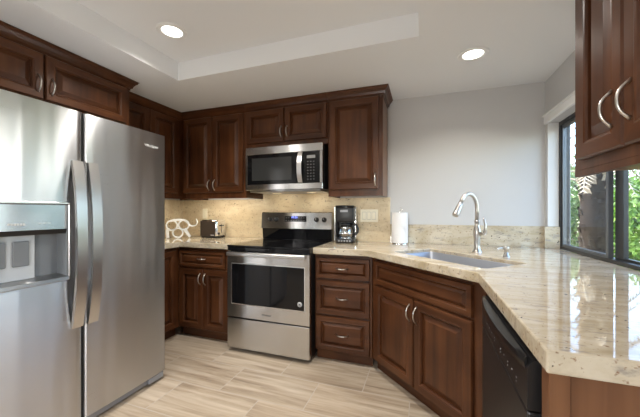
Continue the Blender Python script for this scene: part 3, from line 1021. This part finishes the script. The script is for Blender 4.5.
MB().box(0.07, 0.48, 0.0005, 0.002, fz0 + 0.035, fz1 - 0.035).build('viewing_window', plain('tinted_screen', (0.035, 0.036, 0.036), 0.12), t)
cp = MB().box(dw_ + 0.002, fx1, 0.002, 0.03, fz0, fz1).build('control_panel', 'black_gloss', t)
MB().box(dw_ + 0.028, dw_ + 0.108, 0.0008, 0.003, fz1 - 0.062, fz1 - 0.035).build('display', plain('grey_display', (0.30, 0.31, 0.31), 0.2), cp)
for r_ in range(7):
    for c_ in range(3):
        MB().box(dw_ + 0.032 + c_ * 0.028, dw_ + 0.044 + c_ * 0.028, 0.001, 0.003, fz0 + 0.03 + r_ * 0.026, fz0 + 0.034 + r_ * 0.026).build('key', 'mark_dim', cp)
hm = MB()
sec = []
for i in range(N + 1):
    u = i / N * 2 - 1
    z = (fz0 + fz1) / 2 + u * 0.135
    o_ = 0.008 + 0.034 * (1 - abs(u) ** 2.2)
    sec.append([hm.bm.verts.new(p) for p in ((0.548, -o_, z), (0.592, -o_, z), (0.586, 0.014 - o_, z), (0.554, 0.014 - o_, z))])
for a, b in zip(sec[:-1], sec[1:]):
    for j in range(4): hm.bm.faces.new((a[j], a[(j + 1) % 4], b[(j + 1) % 4], b[j]))
hm.bm.faces.new(sec[0]); hm.bm.faces.new(sec[-1])
for zz in (1.475, 1.725): hm.box(0.560, 0.580, -0.014, 0.001, zz - 0.008, zz + 0.008)
hm.build('handle', 'handle_steel', t, 40)
MB().box(0.03, MW - 0.03, 0.03, YB - MY - 0.05, MZ0 - 0.006, MH0 + 0.001, 0.003, 1).build('vent_grille', 'steel_dark', t)
cl = emit('cooktop_lamp', (1.0, 0.85, 0.62), 0.5)
for xx in (0.18, 0.55): MB().box(xx, xx + 0.08, 0.20, 0.245, MZ0 - 0.009, MZ0 - 0.005).build('cooktop_lamp', cl, t)
for xx in (0.22, 0.59):
    lamp('cooktop_light', 'AREA', (-1.612 + xx, MY + 0.222, MZ0 - 0.012), 0.35, (1.0, 0.83, 0.60), (0, 0.35, -1), 0.05, 0.02)

# ------------------------------------------------------------------ dishwasher
DWX = 0.240
t = thing('dishwasher', 'black built-in dishwasher under the granite counter', 'dishwasher', (DWX, 1.458, 0), R(-90))
MB().box(0.004, 0.596, 0.055, 0.60, 0.02, CB - 0.006).build('tub_body', 'black_matte', t)
MB().box(0.002, 0.598, 0.0, 0.054, 0.11, 0.715, 0.006).build('door', 'black', t)
cpn = MB().prism([(0.0, 0.720), (0.0, 0.822), (0.012, 0.842), (0.054, 0.848), (0.054, 0.720)], 'X', 0.002, 0.598).build('control_panel', 'black', t)
hh = MB()
sec = []
NN = 20
for i in range(NN + 1):
    u = i / NN * 2 - 1
    xx = 0.30 + u * 0.285
    o_ = 0.024 * max(0.0, 1 - u * u) ** 0.8 + 0.001
    d_z = 0.020 * (1 - u * u)
    sec.append([hh.bm.verts.new(p) for p in ((xx, 0.003, 0.846), (xx, -o_, 0.842), (xx, -o_ - 0.002, 0.832), (xx, -o_ * 0.9, 0.818 - d_z * 0.6), (xx, 0.002, 0.812 - d_z))])
for a, b in zip(sec[:-1], sec[1:]):
    for j in range(5): hh.bm.faces.new((a[j], a[(j + 1) % 5], b[(j + 1) % 5], b[j]))
hh.bm.faces.new(sec[0]); hh.bm.faces.new(sec[-1])
hh.build('handle', 'black_satin', t, 50)
for i in range(10):
    if i in (4,): continue
    xx = 0.10 + i * 0.045
    MB().box(xx, xx + 0.008, -0.0008, 0.001, 0.752, 0.755).build('button_mark', 'mark_dim', cpn)
    if i % 2: MB().box(xx, xx + 0.004, -0.0008, 0.001, 0.740, 0.743).build('indicator_light', 'mark_dim', cpn)
MB().box(0.01, 0.59, 0.05, 0.08, 0.0, 0.10).build('kick_plate', 'black_matte', t)

# ------------------------------------------------------------------ small things on the counters
# toaster
t = thing('toaster', 'chrome two-slice toaster with dark brown side on the left counter', 'toaster', (-2.225, 2.66, CT), 0)
L_, D_, H_ = 0.112, 0.165, 0.198
m = MB().box(-L_, L_, 0, D_, 0.015, H_, 0.025, 4)
m.build('shell', 'chrome', t, 40)
MB().box(-L_ + 0.008, L_ - 0.020, -0.004, 0.006, 0.020, H_ - 0.012, 0.004).build('side_panel', 'brown_panel', t)
MB().box(-L_ + 0.01, L_ - 0.005, 0.008, D_ - 0.008, 0.004, 0.018, 0.003, 1).build('base', 'black', t)
for yy in (0.045, 0.095): MB().box(-0.075, 0.075, yy, yy + 0.026, H_ - 0.004, H_ + 0.0006).build('bread_slot', 'black_matte', t)
MB().box(L_ - 0.001, L_ + 0.0008, D_ / 2 - 0.004, D_ / 2 + 0.004, 0.05, 0.155).build('lever_slot', 'black', t)
MB().box(L_, L_ + 0.022, D_ / 2 - 0.022, D_ / 2 + 0.022, 0.128, 0.142, 0.004).build('lever', 'black', t)
MB().lathe([(0.013, 0), (0.013, 0.012), (0, 0.014)], (L_, D_ / 2 - 0.05, 0.05), 16, 'X').build('dial', 'black', t)
for xx in (-0.09, 0.09):
    for yy in (0.03, 0.135):
        MB().tube([(xx, yy, 0), (xx, yy, 0.006)], 0.009, 10).build('foot', 'black', t)
MB().box(0.035, 0.085, -0.0048, -0.0035, 0.030, 0.036).build('maker_mark', 'mark', t)

# white wine rack in the shape of an animal
def ring_pts(cx, cz, r, n=36):
    return [(cx + r * math.cos(2 * PI * i / n), 0, cz + r * math.sin(2 * PI * i / n)) for i in range(n + 1)]
t = thing('bottle_rack', 'white ring-shaped bottle rack in the left corner of the counter', 'bottle rack', (-2.535, 2.55, CT), R(44))
t.scale = (0.80, 0.80, 0.80)
def hoop(cx, cz, r, wd=0.018, dep=0.055):
    m = MB()
    m.lathe([(r - wd, -dep), (r, -dep), (r, dep), (r - wd, dep), (r - wd, -dep)], (cx, 0, cz), 40, 'Y')
    return m
hoop(-0.072, 0.176, 0.074).build('bottle_ring', 'ceramic', t, 40)
hoop(0.074, 0.180, 0.073).build('bottle_ring', 'ceramic', t, 40)
hoop(0.000, 0.074, 0.070).build('bottle_ring', 'ceramic', t, 40)
def ribbon(pts, th, name, dep=0.05):
    m = MB()
    n = len(pts)
    L1, L2 = [], []
    for i, p in enumerate(pts):
        a = Vector(pts[max(0, i - 1)]); b = Vector(pts[min(n - 1, i + 1)])
        d = (b - a).normalized()
        nn = Vector((-d.y, d.x)) * th[i]
        L1.append((p[0] + nn.x, p[1] + nn.y)); L2.append((p[0] - nn.x, p[1] - nn.y))
    A = [[m.bm.verts.new((x, yy, z)) for yy in (-dep, dep)] for x, z in L1]
    B = [[m.bm.verts.new((x, yy, z)) for yy in (-dep, dep)] for x, z in L2]
    for i in range(n - 1):
        m.bm.faces.new((A[i][0], A[i + 1][0], B[i + 1][0], B[i][0]))
        m.bm.faces.new((A[i][1], B[i][1], B[i + 1][1], A[i + 1][1]))
        m.bm.faces.new((A[i][0], A[i][1], A[i + 1][1], A[i + 1][0]))
        m.bm.faces.new((B[i][0], B[i + 1][0], B[i + 1][1], B[i][1]))
    m.bm.faces.new((A[0][0], B[0][0], B[0][1], A[0][1]))
    m.bm.faces.new((A[-1][0], A[-1][1], B[-1][1], B[-1][0]))
    return m.build(name, 'ceramic', t)
ribbon([(-0.115, 0.14), (-0.125, 0.10), (-0.122, 0.05), (-0.118, 0.006)], [0.018, 0.020, 0.018, 0.018], 'leg')
ribbon([(0.080, 0.128), (0.098, 0.10), (0.128, 0.05), (0.150, 0.014)], [0.020, 0.022, 0.018, 0.015], 'leg')
ribbon([(-0.03, 0.014), (0.0, 0.012), (0.03, 0.014)], [0.010, 0.012, 0.010], 'foot_bar')
ribbon([(-0.10, 0.228), (-0.05, 0.246), (0.02, 0.250), (0.08, 0.244), (0.125, 0.215)], [0.014, 0.015, 0.015, 0.015, 0.016], 'back_bar')
ribbon([(0.122, 0.215), (0.138, 0.178), (0.17, 0.162), (0.205, 0.166), (0.235, 0.178)], [0.013, 0.014, 0.010, 0.008, 0.004], 'neck')
ribbon([(0.232, 0.178), (0.246, 0.215), (0.238, 0.245), (0.226, 0.262)], [0.006, 0.007, 0.006, 0.003], 'tail')

# outlets
t = thing('wall_outlet', 'small almond outlet plate above the toaster', 'outlet', (-2.425, YB - 0.0215, 1.178))
MB().box(-0.034, 0.034, -0.005, 0, -0.058, 0.058, 0.003).build('plate', 'almond', t)
MB().box(-0.017, 0.017, -0.0075, -0.005, -0.034, 0.034, 0.002).build('socket', 'almond', t)
t = thing('switch_plate', 'triple rocker switch plate on the backsplash right of the coffee maker', 'light switch', (-0.497, YB - 0.0215, 1.165))
MB().box(-0.084, 0.084, -0.006, 0, -0.060, 0.060, 0.003).build('plate', 'almond', t)
for xx in (-0.046, 0.0, 0.046):
    MB().box(xx - 0.0185, xx + 0.0185, -0.0064, -0.0058, -0.0365, 0.0365).build('rocker_seam', 'grey_plastic', t)
    MB().prism([(-0.006, -0.034), (-0.0105, -0.034), (-0.0075, 0.034), (-0.006, 0.034)], 'X', xx - 0.0165, xx + 0.0165).build('rocker', 'almond', t)

# coffee maker
t = thing('coffee_maker', 'black and chrome drip coffee maker beside the range', 'coffee maker', (-0.695, 2.735, CT), R(6))
cbm = MB().box(-0.085, 0.085, -0.115, 0.105, 0, 0.045, 0.012, 3).build('base', 'black', t, 40)
for i in range(5): MB().lathe([(0.008, 0), (0.008, -0.004), (0, -0.005)], (-0.05 + i * 0.025, -0.115, 0.022), 12, 'Y').build('button', 'mark_dim', cbm)
MB().lathe([(0.066, 0.0), (0.066, 0.004), (0, 0.004)], (0, -0.035, 0.045), 32).build('warming_plate', 'chrome', t)
MB().box(-0.085, 0.085, 0.045, 0.105, 0.04, 0.255, 0.008).build('column', 'black', t)
MB().box(-0.096, -0.082, -0.108, 0.102, 0.03, 0.335, 0.004, 2).build('side_trim', 'chrome', t)
MB().box(0.082, 0.096, -0.010, 0.102, 0.03, 0.335, 0.004, 2).build('side_trim', 'chrome', t)
hd_ = MB().box(-0.085, 0.085, -0.105, 0.105, 0.195, 0.335, 0.012, 3).build('brew_head', 'black', t, 40)
MB().box(-0.086, 0.086, -0.107, 0.106, 0.318, 0.346, 0.008, 2).build('lid', 'black_gloss', t, 40)
MB().box(-0.040, 0.030, -0.1075, -0.104, 0.285, 0.305, 0.001, 1).build('clock_panel', 'grey_plastic', hd_)
cf = thing('coffee_carafe', 'glass coffee carafe with black handle standing in the coffee maker', 'carafe', (-0.695 + 0.0035, 2.735 - 0.035, CT + 0.0495), R(6))
MB().lathe([(0, 0), (0.055, 0), (0.064, 0.01), (0.069, 0.04), (0.066, 0.07), (0.056, 0.095), (0.046, 0.108), (0.044, 0.108), (0.054, 0.093), (0.064, 0.07), (0.067, 0.04), (0.062, 0.012), (0.054, 0.003), (0, 0.003)], n=36).build('jug', 'carafe_glass', cf)
MB().lathe([(0.0695, 0.032), (0.071, 0.032), (0.071, 0.044), (0.0695, 0.044), (0.0695, 0.032)], n=36).build('metal_band', 'chrome', cf)
MB().lathe([(0.047, 0.104), (0.049, 0.104), (0.050, 0.126), (0.044, 0.134), (0, 0.136), (0, 0.128), (0.042, 0.126), (0.047, 0.104)], n=32).build('carafe_lid', 'black', cf)
hp = [(0.046, 0, 0.122), (0.075, 0, 0.130), (0.100, 0, 0.118), (0.114, 0, 0.085), (0.112, 0, 0.05), (0.098, 0, 0.032), (0.070, 0, 0.040)]
MB().tube(hp, 0.009, 10, True, 1.3).build('handle', 'black', cf)

# paper towel
t = thing('paper_towel_roll', 'white paper towel roll on an upright metal holder', 'paper towel', (-0.206, 2.765, CT))
MB().lathe([(0.075, 0), (0.075, 0.008), (0.07, 0.011), (0, 0.011)], n=36).build('holder_base', 'chrome', t)
hk = [(0, 0, 0.01), (0, 0, 0.285), (0.012, 0, 0.300), (0.020, 0, 0.312), (0.014, 0, 0.324), (0.002, 0, 0.322)]
MB().tube(hk, 0.004, 10).build('holder_rod', 'chrome', t)
MB().lathe([(0.020, 0.012), (0.071, 0.012), (0.071, 0.282), (0.020, 0.282), (0.020, 0.012)], n=44).build('roll', 'paper', t, 40)
sh = MB()
P0 = []
for i in range(9):
    a = R(-150 + i * 14)
    P0.append((0.0735 * math.cos(a), 0.0735 * math.sin(a)))
tops = 0.282
A = [sh.bm.verts.new((x, y, tops)) for x, y in P0]
B = [sh.bm.verts.new((x * 1.03, y * 1.03, tops - 0.015 - 0.018 * i)) for i, (x, y) in enumerate(P0)]
for i in range(8): sh.bm.faces.new((A[i], A[i + 1], B[i + 1], B[i]))
so = sh.build('loose_sheet', 'paper', t)
so.modifiers.new('thickness', 'SOLIDIFY').thickness = 0.001

# ------------------------------------------------------------------ ceiling downlights
def downlight(x, y, z, label, energy, lens_on=True):
    t = thing('ceiling_light', label, 'downlight', (x, y, z - 0.0005), 0, 'recessed ceiling lights')
    MB().lathe([(0.095, 0.0), (0.095, -0.004), (0.088, -0.008), (0.066, -0.006), (0.062, -0.002), (0.062, 0.0)], n=44).build('trim_ring', 'white', t)
    MB().lathe([(0, -0.0025), (0.062, -0.0025), (0.062, -0.0005)], n=40).build('lens', 'lamp', t)
    o = lamp('ceiling_area_light', 'AREA', (x, y, z - 0.014), energy, (1.0, 0.95, 0.88), (0, 0, -1), 0.14, None, 'DISK')
    o.data.spread = R(132)
downlight(-1.573, 1.533, ZT, 'round recessed downlight in the raised ceiling tray over the refrigerator', 12)
downlight(0.308, 2.204, ZC, 'round recessed downlight in the lower ceiling over the sink', 4.5)

# ------------------------------------------------------------------ outside: ground, palm, shrubs
struct('ground', MB().box(1.09, 14, -6, 16, -0.32, -0.15), 'soil')

rng = np.random.default_rng(5)
def leaves(name, mat, parent, centre, radii, count, size, squash=1.0, fill=0.75):
    c = np.array(centre); r = np.array(radii)
    d = rng.normal(size=(count, 3))
    d /= np.linalg.norm(d, axis=1)[:, None]
    rad = fill + (1 - fill) * rng.random(count) ** 0.6
    bump = 1 + 0.16 * np.sin(d[:, 0] * 5 + 1) * np.sin(d[:, 2] * 6 + 2) + 0.10 * np.sin(d[:, 1] * 11)
    p = c + d * r * (rad * bump)[:, None]
    nrm = d + rng.normal(size=(count, 3)) * 0.75
    nrm /= np.linalg.norm(nrm, axis=1)[:, None]
    ax = np.cross(nrm, rng.normal(size=(count, 3)))
    ax /= np.linalg.norm(ax, axis=1)[:, None]
    bx = np.cross(nrm, ax)
    s = size * (0.6 + 0.8 * rng.random(count))[:, None]
    V = np.stack([p - ax * s, p + bx * s * 0.5 + nrm * s * 0.12, p + ax * s, p - bx * s * 0.5 + nrm * s * 0.12], 1).reshape(-1, 3)
    F = [(i * 4, i * 4 + 1, i * 4 + 2, i * 4 + 3) for i in range(count)]
    me = bpy.data.meshes.new(name)
    me.from_pydata(V.tolist(), [], F)
    me.materials.append(M[mat])
    o = bpy.data.objects.new(name, me)
    C.objects.link(o)
    o.parent = parent
    return o

def shrub(x, y, rx, rz, mat, label, size, n):
    t = thing('leafy_shrub', label, 'shrub', (x, y, -0.15), 0, 'shrubs outside the window')
    st = MB()
    for i in range(7):
        a = 2 * PI * i / 7
        st.tube([(0.05 * math.cos(a), 0.05 * math.sin(a), 0), (rx * 0.3 * math.cos(a), rx * 0.3 * math.sin(a), rz * 0.7), (rx * 0.7 * math.cos(a), rx * 0.7 * math.sin(a), rz * 1.5)], [0.03, 0.02, 0.006], 6)
    st.build('stems', 'twig', t)
    leaves('foliage', mat, t, (0, 0, rz), (rx, rx, rz), n, size, 1, 0.62)
shrub(2.20, 7.6, 0.72, 1.15, 'leaf', 'bright green shrub left of the palm trunk outside the window', 0.055, 6500)
shrub(3.85, 6.5, 0.74, 1.15, 'leaf', 'bright green shrub just right of the palm trunk outside the window', 0.055, 6500)
shrub(5.75, 6.6, 0.75, 1.20, 'leaf2', 'paler green shrub at the right edge of the window view', 0.055, 5000)
shrub(3.75, 9.2, 0.85, 1.35, 'leaf2', 'tall pale shrub standing directly behind the palm trunk', 0.06, 6000)
shrub(5.95, 9.3, 0.85, 1.30, 'leaf2', 'tall pale shrub standing behind the right window pane', 0.06, 5500)
shrub(4.1, 4.1, 0.74, 0.95, 'leaf', 'low green shrub nearest the house outside the window', 0.055, 4500)

PXc, PYc = 2.06, 4.78
t = thing('palm_tree', 'palm tree with shaggy brown trunk outside the window', 'palm', (PXc, PYc, -0.15))
MB().lathe([(0.20, 0), (0.16, 0.25), (0.14, 0.8), (0.13, 1.6), (0.125, 3.6), (0.11, 4.2), (0, 4.25)], n=28).build('trunk', 'bark', t)
bt = MB()
k = 0
z = 0.35
while z < 4.1:
    for j in range(7):
        a = 2 * PI * (j / 7) + k * 0.45 + random.uniform(-0.4, 0.4)
        low = z < 1.45
        r0 = 0.136 if low else 0.126
        h = random.uniform(0.10, 0.17)
        out = random.uniform(0.008, 0.030) if low else random.uniform(0.02, 0.075)
        wd = random.uniform(0.020, 0.065)
        zz = z + random.uniform(-0.07, 0.07)
        ca, sa = math.cos(a), math.sin(a)
        def P3(rr, tt, h_): return (rr * ca - tt * sa, rr * sa + tt * ca, h_)
        bt.mat(0 if low else (1 if random.random() < 0.6 else 0))
        v = [bt.bm.verts.new(p) for p in (P3(r0 - 0.02, -wd, zz), P3(r0 - 0.02, wd, zz), P3(r0 + out, wd * 0.5, zz + h), P3(r0 + out, -wd * 0.5, zz + h), P3(r0 + out - 0.02, 0, zz + h * 1.05))]
        for ids in ((0, 1, 2, 3), (3, 2, 4), (1, 4, 2), (0, 3, 4), (0, 4, 1)):
            f = bt.bm.faces.new([v[i] for i in ids])
            f.material_index = bt.mi
    z += 0.085
    k += 1
bt.build('leaf_bases', ['bark', 'boot'], t)
def frond(m, base, az, length, lift, droop, wid, pinn):
    base = Vector(base)
    spine = []
    for i in range(13):
        u = i / 12
        r = length * u * math.cos(lift * (1 - u))
        zz = length * (math.sin(lift) * u - droop * u * u)
        spine.append(base + Vector((math.cos(az) * r, math.sin(az) * r, zz)))
    m.tube(spine, [0.012 * (1 - i / 14) + 0.002 for i in range(13)], 5)
    side = Vector((-math.sin(az), math.cos(az), 0))
    for i in range(3, 13):
        for s in (-1, 1):
            d = (spine[i] - spine[i - 1]).normalized()
            ln = pinn * (1 - abs(i - 7) / 9)
            tip = spine[i] + (side * s * 0.8 + d * 0.5).normalized() * ln + Vector((0, 0, -0.25 * ln))
            v = [m.bm.verts.new(p) for p in (spine[i] - d * wid, tip, spine[i] + d * wid)]
            f = m.bm.faces.new(v)
            f.material_index = m.mi
for i in range(14):
    m = MB()
    frond(m, (0, 0, 4.15), 2 * PI * i / 14, random.uniform(1.6, 2.1), R(random.uniform(20, 65)), random.uniform(0.5, 0.9), 0.022, 0.4)
    m.build('frond', 'frond', t)
for i in range(16):
    m = MB()
    a = 2 * PI * i / 16 + 0.2
    zb = random.uniform(1.75, 2.6)
    frond(m, (0.16 * math.cos(a), 0.16 * math.sin(a), zb), a, random.uniform(0.3, 0.5), R(35), random.uniform(0.9, 1.5), 0.012, 0.14)
    m.build('dry_frond', 'frond_dry', t)
